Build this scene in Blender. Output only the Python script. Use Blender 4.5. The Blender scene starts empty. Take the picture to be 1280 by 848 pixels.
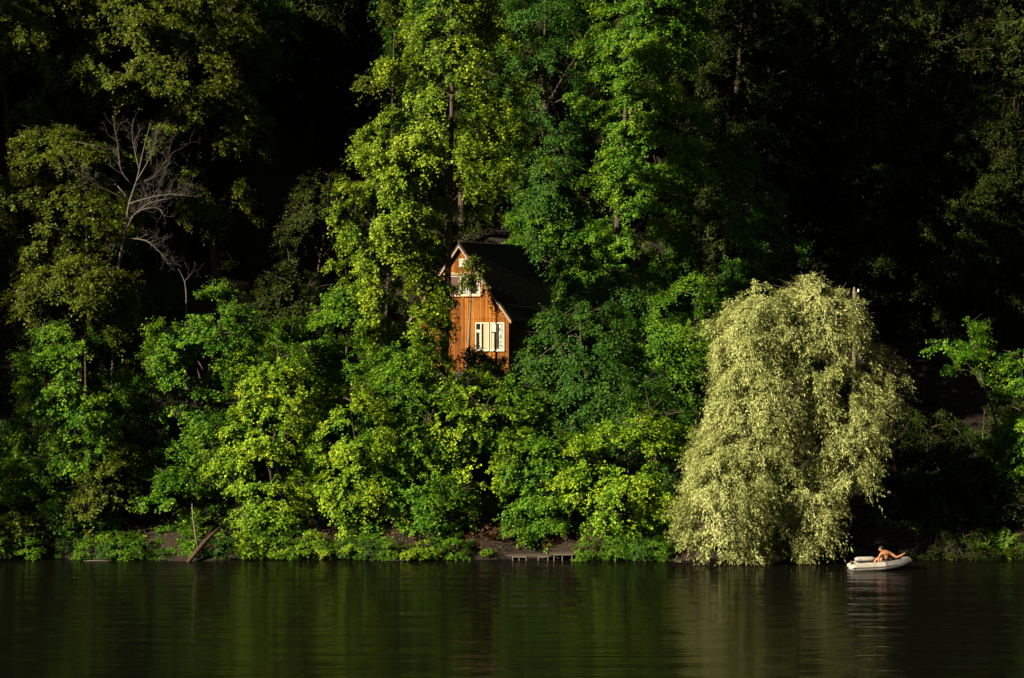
import bpy, bmesh, math, random
import numpy as np
from mathutils import Vector, Matrix

sc = bpy.context.scene
COL = sc.collection
R = math.radians

# ------------------------------------------------------------------ camera
CAM_Z = 11.04
F = 3000.0                      # focal length in pixels of the 1280 px wide photograph
cd = bpy.data.cameras.new('camera')
cam = bpy.data.objects.new('camera', cd)
COL.objects.link(cam)
cam.location = (0, 0, CAM_Z)
cam.rotation_euler = (R(90), 0, 0)
cd.sensor_width = 36.0
cd.lens = 36.0 * F / 1280.0
cd.clip_start = 0.5
cd.clip_end = 2000
sc.camera = cam

# ------------------------------------------------------------------ light
SUN_A, SUN_E = 57.0, 25.0       # azimuth left of the axis behind the camera, elevation
s = Vector((-math.sin(R(SUN_A)) * math.cos(R(SUN_E)), -math.cos(R(SUN_A)) * math.cos(R(SUN_E)), math.sin(R(SUN_E))))
w = bpy.data.worlds.new('World')
sc.world = w
w.use_nodes = True
nt = w.node_tree
bg = nt.nodes['Background']
sky = nt.nodes.new('ShaderNodeTexSky')
sky.sky_type = 'NISHITA'
sky.sun_disc = False
sky.sun_elevation = R(SUN_E)
sky.sun_rotation = math.atan2(s.x, s.y) % (2 * math.pi)
sky.air_density = 0.5
sky.dust_density = 0.3
sky.ozone_density = 0.6
hz = nt.nodes.new('ShaderNodeHueSaturation')       # a slightly veiled summer evening sky
hz.inputs['Saturation'].default_value = 0.35
hz.inputs['Value'].default_value = 0.33
nt.links.new(sky.outputs['Color'], hz.inputs['Color'])
nt.links.new(hz.outputs['Color'], bg.inputs['Color'])
bg.inputs['Strength'].default_value = 0.05
ld = bpy.data.lights.new('sun', 'SUN')
ld.energy = 5.0
ld.angle = R(0.5)
ld.color = (1.0, 0.89, 0.70)
sun = bpy.data.objects.new('sun', ld)
COL.objects.link(sun)
sun.rotation_euler = (-s).to_track_quat('-Z', 'Y').to_euler()
sc.view_settings.view_transform = 'Standard'
sc.view_settings.look = 'None'
sc.view_settings.gamma = 1.0
sc.view_settings.exposure = 1.42
sc.cycles.max_bounces = 5
sc.cycles.diffuse_bounces = 2
sc.cycles.glossy_bounces = 2
sc.cycles.transmission_bounces = 3
sc.cycles.use_denoising = True
sc.cycles.denoiser = 'OPENIMAGEDENOISE'
sc.cycles.denoising_input_passes = 'RGB_ALBEDO_NORMAL'
sc.cycles.denoising_prefilter = 'ACCURATE'
sc.cycles.caustics_reflective = False
sc.cycles.caustics_refractive = False

# ------------------------------------------------------------------ helpers
def px2x(px, Y): return (px - 640.0) * Y / F
def py2z(py, Y): return CAM_Z + (424.0 - py) * Y / F

def tag(o, label=None, cat=None, group=None, kind=None):
    if label: o['label'] = label
    if cat: o['category'] = cat
    if group: o['group'] = group
    if kind: o['kind'] = kind
    return o

def empty(name, loc, rz=0.0):
    o = bpy.data.objects.new(name, None)
    o.empty_display_size = 0.3
    COL.objects.link(o)
    o.location = loc
    o.rotation_euler = (0, 0, rz)
    return o

def link(name, me, mat=None, parent=None):
    o = bpy.data.objects.new(name, me)
    if mat:
        for m in (mat if isinstance(mat, (list, tuple)) else [mat]):
            me.materials.append(m)
    COL.objects.link(o)
    if parent: o.parent = parent
    return o

def mesh_np(name, verts, faces_flat, sizes, rand=None, smooth=False):
    """verts (N,3); faces_flat loop vertex indices; sizes loops per face"""
    me = bpy.data.meshes.new(name)
    n = len(verts)
    me.vertices.add(n)
    me.vertices.foreach_set('co', np.ascontiguousarray(verts, dtype=np.float32).ravel())
    me.loops.add(len(faces_flat))
    me.loops.foreach_set('vertex_index', np.ascontiguousarray(faces_flat, dtype=np.int32))
    me.polygons.add(len(sizes))
    st = np.concatenate([[0], np.cumsum(sizes)[:-1]]).astype(np.int32)
    me.polygons.foreach_set('loop_start', st)
    me.polygons.foreach_set('use_smooth', np.full(len(sizes), smooth, dtype=bool))
    if rand is not None:
        a = me.attributes.new('leaf_rand', 'FLOAT', 'FACE')
        a.data.foreach_set('value', np.ascontiguousarray(rand, dtype=np.float32))
    me.update(calc_edges=True)
    me.validate()
    return me

class MB:
    """collects boxes, bars and tubes in one mesh"""
    def __init__(self): self.v = []; self.f = []; self.n = 0
    def add(self, vs, fs):
        self.v.extend([tuple(p) for p in vs]); self.f.extend([tuple(i + self.n for i in f) for f in fs]); self.n += len(vs)
    def box(self, x0, x1, y0, y1, z0, z1, M=None):
        vs = [Vector(p) for p in ((x0,y0,z0),(x1,y0,z0),(x1,y1,z0),(x0,y1,z0),(x0,y0,z1),(x1,y0,z1),(x1,y1,z1),(x0,y1,z1))]
        if M: vs = [M @ p for p in vs]
        self.add(vs, [(0,3,2,1),(4,5,6,7),(0,1,5,4),(1,2,6,5),(2,3,7,6),(3,0,4,7)])
    def prism(self, poly, y0, y1):
        """polygon in x,z extruded along y"""
        n = len(poly)
        vs = [(x, y0, z) for x, z in poly] + [(x, y1, z) for x, z in poly]
        fs = [tuple(range(n)), tuple(range(2*n-1, n-1, -1))]
        for i in range(n):
            j = (i+1) % n
            fs.append((i, n+i, n+j, j))
        self.add(vs, fs)
    def tube(self, pts, rad, sides=6, cap=True):
        v, f = tube_np(np.array(pts, float), np.array(rad, float), sides)
        self.add(v.tolist(), f)
        if cap:
            m = len(pts)
            b = self.n - m*sides
            self.f.append(tuple(b + i for i in range(sides))[::-1]); self.f.append(tuple(b + (m-1)*sides + i for i in range(sides)))
    def build(self, name, mat, parent=None, bevel=0.0, smooth=False):
        me = bpy.data.meshes.new(name)
        me.from_pydata(self.v, [], self.f)
        bm = bmesh.new(); bm.from_mesh(me)
        bmesh.ops.recalc_face_normals(bm, faces=bm.faces)
        if bevel > 0:
            bmesh.ops.bevel(bm, geom=bm.edges[:], offset=bevel, segments=1, affect='EDGES', clamp_overlap=True)
        for f in bm.faces: f.smooth = smooth
        bm.to_mesh(me); bm.free()
        return link(name, me, mat, parent)

def tube_np(P, rad, sides):
    m = len(P)
    T = np.gradient(P, axis=0)
    T /= (np.linalg.norm(T, axis=1, keepdims=True) + 1e-9)
    up = np.array([0.31, 0.22, 0.93]) if abs(T[:, 2].mean()) < 0.8 else np.array([1.0, 0.13, 0.05])
    U = np.cross(T, up); U /= (np.linalg.norm(U, axis=1, keepdims=True) + 1e-9)
    V = np.cross(T, U)
    a = np.arange(sides) * 2*np.pi/sides
    ring = (np.cos(a)[None, :, None]*U[:, None, :] + np.sin(a)[None, :, None]*V[:, None, :]) * rad[:, None, None] + P[:, None, :]
    v = ring.reshape(-1, 3)
    f = []
    for i in range(m-1):
        for k in range(sides):
            k2 = (k+1) % sides
            f.append((i*sides+k, i*sides+k2, (i+1)*sides+k2, (i+1)*sides+k))
    return v, f

# ------------------------------------------------------------------ materials
def new_mat(name):
    m = bpy.data.materials.new(name)
    m.use_nodes = True
    return m, m.node_tree.nodes, m.node_tree.links, m.node_tree.nodes['Principled BSDF']

def leaf_mat(name, dark, mid, light, rough=0.55, trans=0.25, spec=0.14):
    m, N, L, P = new_mat(name)
    at = N.new('ShaderNodeAttribute'); at.attribute_name = 'leaf_rand'
    tc = N.new('ShaderNodeTexCoord')
    no = N.new('ShaderNodeTexNoise'); no.inputs['Scale'].default_value = 0.55; no.inputs['Detail'].default_value = 2
    L.new(tc.outputs['Object'], no.inputs['Vector'])
    ad = N.new('ShaderNodeMath'); ad.operation = 'MULTIPLY_ADD'; ad.inputs[1].default_value = 1.1; ad.inputs[2].default_value = -0.55
    L.new(no.outputs['Fac'], ad.inputs[0])
    su = N.new('ShaderNodeMath'); su.operation = 'MULTIPLY_ADD'; su.inputs[1].default_value = 0.75; su.use_clamp = True
    L.new(at.outputs['Fac'], su.inputs[0])
    ad2 = N.new('ShaderNodeMath'); ad2.operation = 'ADD'; ad2.inputs[1].default_value = 0.12
    L.new(ad.outputs[0], ad2.inputs[0]); L.new(ad2.outputs[0], su.inputs[2])
    cr = N.new('ShaderNodeValToRGB')
    e = cr.color_ramp.elements
    e[0].position = 0.0; e[0].color = (*dark, 1)
    e[1].position = 1.0; e[1].color = (*light, 1)
    x = e.new(0.5); x.color = (*mid, 1)
    L.new(su.outputs[0], cr.inputs['Fac'])
    L.new(cr.outputs['Color'], P.inputs['Base Color'])
    P.inputs['Roughness'].default_value = rough
    P.inputs['Specular IOR Level'].default_value = spec
    tr = N.new('ShaderNodeBsdfTranslucent')
    hs = N.new('ShaderNodeHueSaturation'); hs.inputs['Hue'].default_value = 0.48; hs.inputs['Value'].default_value = 1.3
    L.new(cr.outputs['Color'], hs.inputs['Color']); L.new(hs.outputs['Color'], tr.inputs['Color'])
    mx = N.new('ShaderNodeMixShader'); mx.inputs['Fac'].default_value = trans
    L.new(P.outputs[0], mx.inputs[1]); L.new(tr.outputs[0], mx.inputs[2])
    L.new(mx.outputs[0], N['Material Output'].inputs['Surface'])
    return m

def noise_mat(name, c1, c2, scale=3.0, rough=0.85, bump=0.4, stretch=(1, 1, 1), spec=0.3, detail=6, c3=None, bdist=0.05):
    m, N, L, P = new_mat(name)
    tc = N.new('ShaderNodeTexCoord')
    mp = N.new('ShaderNodeMapping'); mp.inputs['Scale'].default_value = stretch
    L.new(tc.outputs['Object'], mp.inputs['Vector'])
    no = N.new('ShaderNodeTexNoise'); no.inputs['Scale'].default_value = scale; no.inputs['Detail'].default_value = detail
    no.inputs['Roughness'].default_value = 0.65
    L.new(mp.outputs[0], no.inputs['Vector'])
    cr = N.new('ShaderNodeValToRGB')
    e = cr.color_ramp.elements
    e[0].position = 0.3; e[0].color = (*c1, 1); e[1].position = 0.7; e[1].color = (*c2, 1)
    if c3:
        x = e.new(0.82); x.color = (*c3, 1)
    L.new(no.outputs['Fac'], cr.inputs['Fac']); L.new(cr.outputs['Color'], P.inputs['Base Color'])
    P.inputs['Roughness'].default_value = rough
    P.inputs['Specular IOR Level'].default_value = spec
    bp = N.new('ShaderNodeBump'); bp.inputs['Strength'].default_value = bump; bp.inputs['Distance'].default_value = bdist
    L.new(no.outputs['Fac'], bp.inputs['Height']); L.new(bp.outputs[0], P.inputs['Normal'])
    return m

def board_mat(name, c1, c2, c3, pitch=0.13):
    """vertical varnished boards: colour differs board by board, grain and grooves between boards"""
    m, N, L, P = new_mat(name)
    tc = N.new('ShaderNodeTexCoord'); sp = N.new('ShaderNodeSeparateXYZ')
    L.new(tc.outputs['Object'], sp.inputs[0])
    ad = N.new('ShaderNodeMath'); ad.operation = 'ADD'
    L.new(sp.outputs['X'], ad.inputs[0]); L.new(sp.outputs['Y'], ad.inputs[1])
    dv = N.new('ShaderNodeMath'); dv.operation = 'DIVIDE'; dv.inputs[1].default_value = pitch
    L.new(ad.outputs[0], dv.inputs[0])
    fl = N.new('ShaderNodeMath'); fl.operation = 'FLOOR'; fr = N.new('ShaderNodeMath'); fr.operation = 'FRACT'
    L.new(dv.outputs[0], fl.inputs[0]); L.new(dv.outputs[0], fr.inputs[0])
    wn = N.new('ShaderNodeTexWhiteNoise'); wn.noise_dimensions = '1D'
    L.new(fl.outputs[0], wn.inputs['W'])
    mp = N.new('ShaderNodeMapping'); mp.inputs['Scale'].default_value = (14, 14, 0.9)
    L.new(tc.outputs['Object'], mp.inputs['Vector'])
    no = N.new('ShaderNodeTexNoise'); no.inputs['Scale'].default_value = 1.3; no.inputs['Detail'].default_value = 5
    L.new(mp.outputs[0], no.inputs['Vector'])
    mixf = N.new('ShaderNodeMath'); mixf.operation = 'MULTIPLY_ADD'; mixf.inputs[1].default_value = 0.5
    L.new(wn.outputs['Value'], mixf.inputs[0])
    h = N.new('ShaderNodeMath'); h.operation = 'MULTIPLY'; h.inputs[1].default_value = 0.62
    n3 = N.new('ShaderNodeTexNoise'); n3.inputs['Scale'].default_value = 0.8; n3.inputs['Detail'].default_value = 4
    L.new(tc.outputs['Object'], n3.inputs['Vector'])
    n4 = N.new('ShaderNodeMath'); n4.operation = 'MULTIPLY_ADD'; n4.inputs[1].default_value = 0.7; n4.inputs[2].default_value = -0.35
    L.new(n3.outputs['Fac'], n4.inputs[0]); L.new(n4.outputs[0], h.inputs[2])
    h.operation = 'MULTIPLY_ADD'
    L.new(no.outputs['Fac'], h.inputs[0]); L.new(h.outputs[0], mixf.inputs[2])
    cr = N.new('ShaderNodeValToRGB'); e = cr.color_ramp.elements
    e[0].position = 0.2; e[0].color = (*c1, 1); e[1].position = 0.9; e[1].color = (*c3, 1)
    x = e.new(0.55); x.color = (*c2, 1)
    L.new(mixf.outputs[0], cr.inputs['Fac'])
    # groove
    pk = N.new('ShaderNodeMath'); pk.operation = 'PINGPONG'; pk.inputs[1].default_value = 0.5
    L.new(fr.outputs[0], pk.inputs[0])
    gr = N.new('ShaderNodeMapRange'); gr.inputs['From Min'].default_value = 0.02; gr.inputs['From Max'].default_value = 0.10
    L.new(pk.outputs[0], gr.inputs['Value'])
    mc = N.new('ShaderNodeMix'); mc.data_type = 'RGBA'
    mc.inputs[6].default_value = (c1[0]*0.35, c1[1]*0.3, c1[2]*0.3, 1)
    L.new(gr.outputs[0], mc.inputs[0]); L.new(cr.outputs['Color'], mc.inputs[7])
    L.new(mc.outputs[2], P.inputs['Base Color'])
    bp = N.new('ShaderNodeBump'); bp.inputs['Strength'].default_value = 0.8; bp.inputs['Distance'].default_value = 0.02
    L.new(gr.outputs[0], bp.inputs['Height']); L.new(bp.outputs[0], P.inputs['Normal'])
    P.inputs['Roughness'].default_value = 0.7; P.inputs['Specular IOR Level'].default_value = 0.12
    return m

def plain(name, c, rough=0.5, spec=0.4, metal=0.0):
    return noise_mat(name, tuple(x*0.82 for x in c), tuple(min(1, x*1.1) for x in c), scale=6, rough=rough, bump=0.12, spec=spec, bdist=0.01)

M = {}
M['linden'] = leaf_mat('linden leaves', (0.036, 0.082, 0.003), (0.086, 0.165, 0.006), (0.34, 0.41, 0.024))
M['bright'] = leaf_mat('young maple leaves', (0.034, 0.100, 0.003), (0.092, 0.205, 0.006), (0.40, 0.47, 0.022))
M['mid']    = leaf_mat('maple leaves', (0.020, 0.075, 0.003), (0.050, 0.145, 0.006), (0.190, 0.290, 0.013))
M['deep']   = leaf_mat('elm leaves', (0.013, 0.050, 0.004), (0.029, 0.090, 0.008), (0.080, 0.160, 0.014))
M['dark']   = leaf_mat('shade-darkened leaves', (0.010, 0.018, 0.002), (0.018, 0.031, 0.003), (0.050, 0.066, 0.006))  # leaf colour lowered to stand for shade on the dim slopes
M['olive']  = leaf_mat('olive linden leaves', (0.027, 0.048, 0.003), (0.056, 0.086, 0.004), (0.145, 0.165, 0.010))  # darker, duller green than the other linden leaves
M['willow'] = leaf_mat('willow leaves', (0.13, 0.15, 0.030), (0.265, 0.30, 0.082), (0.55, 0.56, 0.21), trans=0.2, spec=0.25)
M['fern']   = leaf_mat('fern fronds', (0.04, 0.085, 0.006), (0.075, 0.14, 0.009), (0.14, 0.21, 0.015))
M['litter'] = leaf_mat('fallen leaves', (0.045, 0.017, 0.006), (0.09, 0.040, 0.012), (0.20, 0.11, 0.035), trans=0.05)
M['bark']   = noise_mat('bark', (0.028, 0.019, 0.012), (0.085, 0.06, 0.04), 5, 0.9, 0.8, (3, 3, 0.6))
M['palebark'] = noise_mat('pale bark', (0.09, 0.07, 0.046), (0.22, 0.175, 0.125), 5, 0.8, 0.6, (3, 3, 0.6))
M['darkdeadwood'] = noise_mat('shaded dead wood', (0.035, 0.022, 0.014), (0.08, 0.055, 0.036), 5, 0.85, 0.6, (3, 3, 0.6))  # copy of the dead wood with shade put into its colour
M['deadwood'] = noise_mat('dead wood', (0.055, 0.046, 0.037), (0.13, 0.108, 0.088), 5, 0.85, 0.6, (3, 3, 0.6))
M['log'] = noise_mat('wet log', (0.02, 0.012, 0.006), (0.085, 0.05, 0.02), 4, 0.75, 0.7, (2, 2, 2))
M['soil'] = noise_mat('hillside soil', (0.009, 0.006, 0.004), (0.026, 0.016, 0.009), 1.7, 0.95, 0.6, c3=(0.05, 0.027, 0.012), bdist=0.2)
M['boards'] = board_mat('orange varnished boards', (0.070, 0.019, 0.002), (0.175, 0.057, 0.005), (0.30, 0.112, 0.012))
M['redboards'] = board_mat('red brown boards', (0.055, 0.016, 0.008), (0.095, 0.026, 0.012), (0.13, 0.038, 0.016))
M['white'] = plain('cream paint', (0.42, 0.38, 0.29), 0.45)
M['trim'] = plain('varnished trim', (0.25, 0.12, 0.045), 0.5)
M['trim2'] = plain('pale bargeboard paint', (0.22, 0.14, 0.07), 0.5)
M['maroon'] = plain('maroon paint', (0.05, 0.006, 0.005), 0.6)
M['curtain'] = noise_mat('curtain', (0.24, 0.20, 0.10), (0.38, 0.33, 0.19), 2.2, 0.9, 0.5, (9, 9, 0.4))
M['lace'] = noise_mat('lace curtain', (0.05, 0.045, 0.035), (0.46, 0.42, 0.34), 7.0, 0.9, 0.2, (1, 1, 0.7), detail=1)
M['roof'] = noise_mat('roof felt', (0.010, 0.009, 0.008), (0.022, 0.019, 0.017), 3, 0.92, 0.4, spec=0.15)
M['stone'] = noise_mat('plinth stone', (0.05, 0.047, 0.042), (0.15, 0.14, 0.125), 4, 0.9, 0.8)
M['pole'] = noise_mat('weathered pole', (0.09, 0.065, 0.04), (0.22, 0.165, 0.105), 5, 0.85, 0.6, (3, 3, 0.5))
M['ceramic'] = plain('white ceramic', (0.82, 0.80, 0.76), 0.2, 0.6)
M['wire'] = plain('wire', (0.008, 0.008, 0.008), 0.8, 0.1)
M['planks'] = noise_mat('grey planks', (0.035, 0.026, 0.018), (0.09, 0.068, 0.047), 5, 0.85, 0.5, (0.6, 4, 4))
M['palewood'] = noise_mat('pale stakes', (0.07, 0.055, 0.038), (0.17, 0.14, 0.10), 6, 0.8, 0.4)
M['rubber'] = noise_mat('pale rubber', (0.17, 0.15, 0.12), (0.36, 0.325, 0.27), 3, 0.42, 0.1, spec=0.45)
M['shadowgreyrubber'] = noise_mat('shadow-grey rubber', (0.07, 0.066, 0.062), (0.15, 0.142, 0.13), 4, 0.45, 0.1)
M['darkrubber'] = plain('dark rubber', (0.03, 0.03, 0.032), 0.5)
M['skin'] = noise_mat('tanned skin', (0.24, 0.10, 0.042), (0.34, 0.155, 0.07), 9, 0.5, 0.15, bdist=0.01)
M['hair'] = plain('dark hair', (0.018, 0.011, 0.008), 0.6)
M['cloth'] = plain('dark shorts', (0.03, 0.03, 0.04), 0.8)

def glass_mat():
    m, N, L, P = new_mat('window glass')
    P.inputs['Base Color'].default_value = (0.012, 0.012, 0.012, 1)
    P.inputs['Roughness'].default_value = 0.04
    P.inputs['Specular IOR Level'].default_value = 0.6
    return m
M['glass'] = glass_mat()

def water_mat():
    m, N, L, P = new_mat('lake water')
    P.inputs['Base Color'].default_value = (0.0045, 0.0052, 0.0030, 1)
    P.inputs['Roughness'].default_value = 0.03
    P.inputs['IOR'].default_value = 1.333
    tc = N.new('ShaderNodeTexCoord')
    prev = None
    for k, (sx, sy, sc_, det, stg, dist) in enumerate(((0.11, 0.52, 1.0, 3, 0.5, 0.20), (0.55, 2.6, 1.0, 3, 0.45, 0.034), (2.0, 7.5, 1.0, 2, 0.35, 0.016))):
        mp = N.new('ShaderNodeMapping'); mp.inputs['Scale'].default_value = (sx, sy, 1); mp.inputs['Rotation'].default_value = (0, 0, R(4 - 5*k))
        L.new(tc.outputs['Object'], mp.inputs['Vector'])
        no = N.new('ShaderNodeTexNoise'); no.inputs['Scale'].default_value = sc_; no.inputs['Detail'].default_value = det
        L.new(mp.outputs[0], no.inputs['Vector'])
        bp = N.new('ShaderNodeBump'); bp.inputs['Strength'].default_value = stg; bp.inputs['Distance'].default_value = dist
        L.new(no.outputs['Fac'], bp.inputs['Height'])
        if prev: L.new(prev.outputs[0], bp.inputs['Normal'])
        prev = bp
    L.new(prev.outputs[0], P.inputs['Normal'])
    # near-black diffuse mixed in evenly to dim the reflections
    df = N.new('ShaderNodeBsdfDiffuse'); df.inputs['Color'].default_value = (0.0025, 0.0025, 0.0015, 1)
    mx = N.new('ShaderNodeMixShader'); mx.inputs['Fac'].default_value = 0.63
    L.new(P.outputs[0], mx.inputs[1]); L.new(df.outputs[0], mx.inputs[2])
    L.new(mx.outputs[0], N['Material Output'].inputs['Surface'])
    return m
M['water'] = water_mat()

# ------------------------------------------------------------------ terrain
def sstep(a, b, x):
    t = np.clip((x - a) / (b - a), 0, 1)
    return t*t*(3 - 2*t)

HOUSE = (-2.9, 136.9)
HTH = R(35)
BASE_Z = 9.2

def shore(x):
    x = np.asarray(x, float)
    return 120.3 + 0.5*np.sin(x*0.55 + 1.0) + 0.35*np.sin(x*1.3) - 34*sstep(33, 62, -x) - 6*sstep(34, 70, x)  # left shore drawn forward to carry the unseen shade trees

def ground(x, y):
    x = np.asarray(x, float); y = np.asarray(y, float)
    d = y - shore(x)
    rec = 9*np.exp(-((x + 12.5)/3.6)**2)*sstep(8, 20, d) + 12*sstep(9, 24, x)*sstep(6, 22, d)
    de = d - rec
    land = 0.35*sstep(0, 0.7, d) + 0.54*np.maximum(de, 0)
    land = land + 0.25*np.sin(x*0.9 + y*0.6)*np.sin(y*0.8 - x*0.3)*sstep(1, 5, d)
    bed = np.maximum(-2.5, d*0.30)
    z = np.where(d > 0, land, bed)
    # level pad under the house
    dx = x - (HOUSE[0] + 1.9); dy = y - (HOUSE[1] + 3.0)
    k = 1 - sstep(4.8, 7.5, np.hypot(dx, dy))
    z = z*(1 - k) + (BASE_Z - 0.55)*k
    # the viewer's own bank
    nb = np.clip((32 - y)*0.32, -2.5, 9.2)
    return np.where(y < 45, nb, z)

def gz(x, y): return float(ground(x, y))

nx, ny = 221, 361
xs = np.linspace(-150, 150, nx); ys = np.linspace(-60, 300, ny)
GX, GY = np.meshgrid(xs, ys)
GZ = ground(GX, GY)
V = np.stack([GX, GY, GZ], -1).reshape(-1, 3)
i = np.arange(nx*ny).reshape(ny, nx)
q = np.stack([i[:-1, :-1], i[:-1, 1:], i[1:, 1:], i[1:, :-1]], -1).reshape(-1)
hill = link('hillside_ground', mesh_np('hillside_ground', V, q, np.full(len(q)//4, 4), smooth=True), M['soil'])
tag(hill, kind='structure')
wv = np.array([(-150, -40, 0), (150, -40, 0), (150, 135, 0), (-150, 135, 0)], float)
water = link('lake_water', mesh_np('lake_water', wv, np.arange(4), [4]), M['water'])
tag(water, kind='structure')

# ------------------------------------------------------------------ foliage
def nrm(a): return a / (np.linalg.norm(a, axis=-1, keepdims=True) + 1e-9)

def lobes(p, seed):
    """smooth 3D field of about -1..1"""
    r = np.random.RandomState(seed)
    o = np.zeros(len(p))
    for k in range(5):
        d = nrm(r.normal(size=3)); fq = r.uniform(0.9, 2.3); o += np.sin(p @ d * fq + r.uniform(0, 6.28)) / 2.2
    return o

def leaves_from_twigs(rng, start, dirn, length, droop, per, jit, up_w, out, lsize, lwidth, tipdown):
    """start, dirn (T,3); returns quad verts (N,4,3)"""
    T = len(start)
    t = rng.uniform(0.12, 1.0, (T, per))
    p = start[:, None, :] + dirn[:, None, :]*(length[:, None]*t)[..., None]
    p[..., 2] -= (droop[:, None]*length[:, None])*t*t
    p += rng.normal(size=p.shape)*jit
    p = p.reshape(-1, 3); N = len(p)
    D = np.repeat(dirn, per, 0); O = np.repeat(out, per, 0)
    n = nrm(np.array([0, 0, 1.0])*up_w + O*0.55 + rng.normal(size=(N, 3))*0.42)
    d = D*0.7 + O*0.3 + rng.normal(size=(N, 3))*0.6; d[:, 2] -= tipdown
    d = nrm(d - (d*n).sum(-1, keepdims=True)*n)
    sd = np.cross(n, d)
    L = lsize*rng.uniform(0.5, 1.4, N); W = L*lwidth*rng.uniform(0.8, 1.2, N)
    a = p; tip = p + d*L[:, None] - n*(L*0.16)[:, None]
    m = p + d*(L*0.45)[:, None]
    l = m + sd*(W*0.5)[:, None] + n*(W*0.10)[:, None]
    r = m - sd*(W*0.5)[:, None] + n*(W*0.10)[:, None]
    leaves_from_twigs.age = np.clip(rng.uniform(0, 0.75, N) + 0.30*t.reshape(-1), 0, 1)
    return np.stack([a, r, tip, l], 1)

def leaf_mesh(name, quads, rng, zmin=None):
    ag = getattr(leaves_from_twigs, 'age', None)
    if ag is None or len(ag) != len(quads): ag = rng.uniform(0, 1, len(quads))
    if zmin is not None:
        c = quads.mean(1)
        keep = c[:, 2] > zmin(c)
        quads = quads[keep]; ag = ag[keep]
    N = len(quads)
    return mesh_np(name, quads.reshape(-1, 3), np.arange(4*N), np.full(N, 4), rand=ag, smooth=True)

STYLE = {
    #        bough size, twigs, per, droop, jit, up, leaf, width, tipdown
    'maple':  dict(s=(0.7, 1.5), K=11, per=32, droop=0.34, jit=0.070, up=0.70, leaf=0.128, width=0.80, tip=0.35, flat=0.24, n=0.95),
    'linden': dict(s=(0.6, 1.25), K=11, per=30, droop=0.42, jit=0.080, up=0.62, leaf=0.128, width=0.82, tip=0.4, flat=0.38, n=0.95),
    'elm':    dict(s=(0.65, 1.35), K=10, per=28, droop=0.55, jit=0.080, up=0.6, leaf=0.130, width=0.6, tip=0.5, flat=0.40, n=0.95),
    'willow': dict(s=(0.6, 1.3), K=10, per=28, droop=0.70, jit=0.06, up=0.30, leaf=0.165, width=0.22, tip=0.9, flat=0.75, n=1.3),
}

def crown(rng, seed, zs, cx, rx, cy, depth, style, density, gap, shell=0.5):
    """returns (bough centres, outward dirs, sizes); envelope given by arrays over height"""
    st = STYLE[style]
    s_mean = sum(st['s'])/2
    dz = np.diff(zs); r_mid = (rx[1:] + rx[:-1])/2
    area = float(np.sum(np.pi*r_mid*(1+depth)*np.abs(dz))) + 1.5*float(rx.max())**2
    n = int(area/(s_mean**2)*1.35*st['n']*density) + 6
    wts = np.interp(np.linspace(zs[0], zs[-1], 200), zs, rx) + 0.15
    zl = np.linspace(zs[0], zs[-1], 200)
    z = rng.choice(zl, size=n*3, p=wts/wts.sum()) + rng.normal(size=n*3)*0.15
    ph = rng.uniform(0, 2*np.pi, n*3)
    back = np.sin(ph) > 0.35                       # the far side is thinner
    rho = shell + (1.04 - shell)*rng.uniform(0, 1, n*3)**0.55
    rr = np.interp(z, zs, rx); c = np.interp(z, zs, cx)
    o = np.stack([np.cos(ph), np.sin(ph)*depth, np.zeros(n*3)], -1)
    p = np.stack([c, np.full(n*3, cy), z], -1) + o*(rr)[:, None]
    rho = rho*(1.0 + (0.15 if style == 'willow' else 0.20)*lobes(p*1.25, seed + 500)) + 0.10*(rng.uniform(0, 1, n*3) < 0.12)
    p = np.stack([c, np.full(n*3, cy), z], -1) + o*(rr*rho)[:, None]
    keep = (lobes(p, seed) > gap) & ~(back & (rng.uniform(0, 1, n*3) < 0.45))
    p, o, z = p[keep][:n], o[keep][:n], z[keep][:n]
    top = (z - zs.min())/(np.ptp(zs) + 1e-6)
    o = nrm(nrm(o) + np.array([0, 0, 1.0])*(0.9*np.clip((top - 0.7)/0.3, 0, 1) + 0.12)[:, None])
    sz = rng.uniform(st['s'][0], st['s'][1], len(p))
    return p, o, sz

def foliage(rng, p, o, sz, style, leaf_scale=1.0, per_scale=1.0):
    st = STYLE[style]
    K = st['K']; n = len(p)
    start = np.repeat(p - o*sz[:, None]*0.45, K, 0)
    O = np.repeat(o, K, 0)
    d = rng.normal(size=(n*K, 3)); d[:, 2] *= st['flat']
    d = nrm(O*0.95 + nrm(d)*0.85)
    ln = np.repeat(sz, K)*rng.uniform(0.6, 1.15, n*K)
    dr = st['droop']*rng.uniform(0.5, 1.5, n*K)
    per = max(4, int(st['per']*per_scale))
    return leaves_from_twigs(rng, start, d, ln, dr, per, st['jit'], st['up'], O, st['leaf']*leaf_scale, st['width'], st['tip'])

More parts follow.
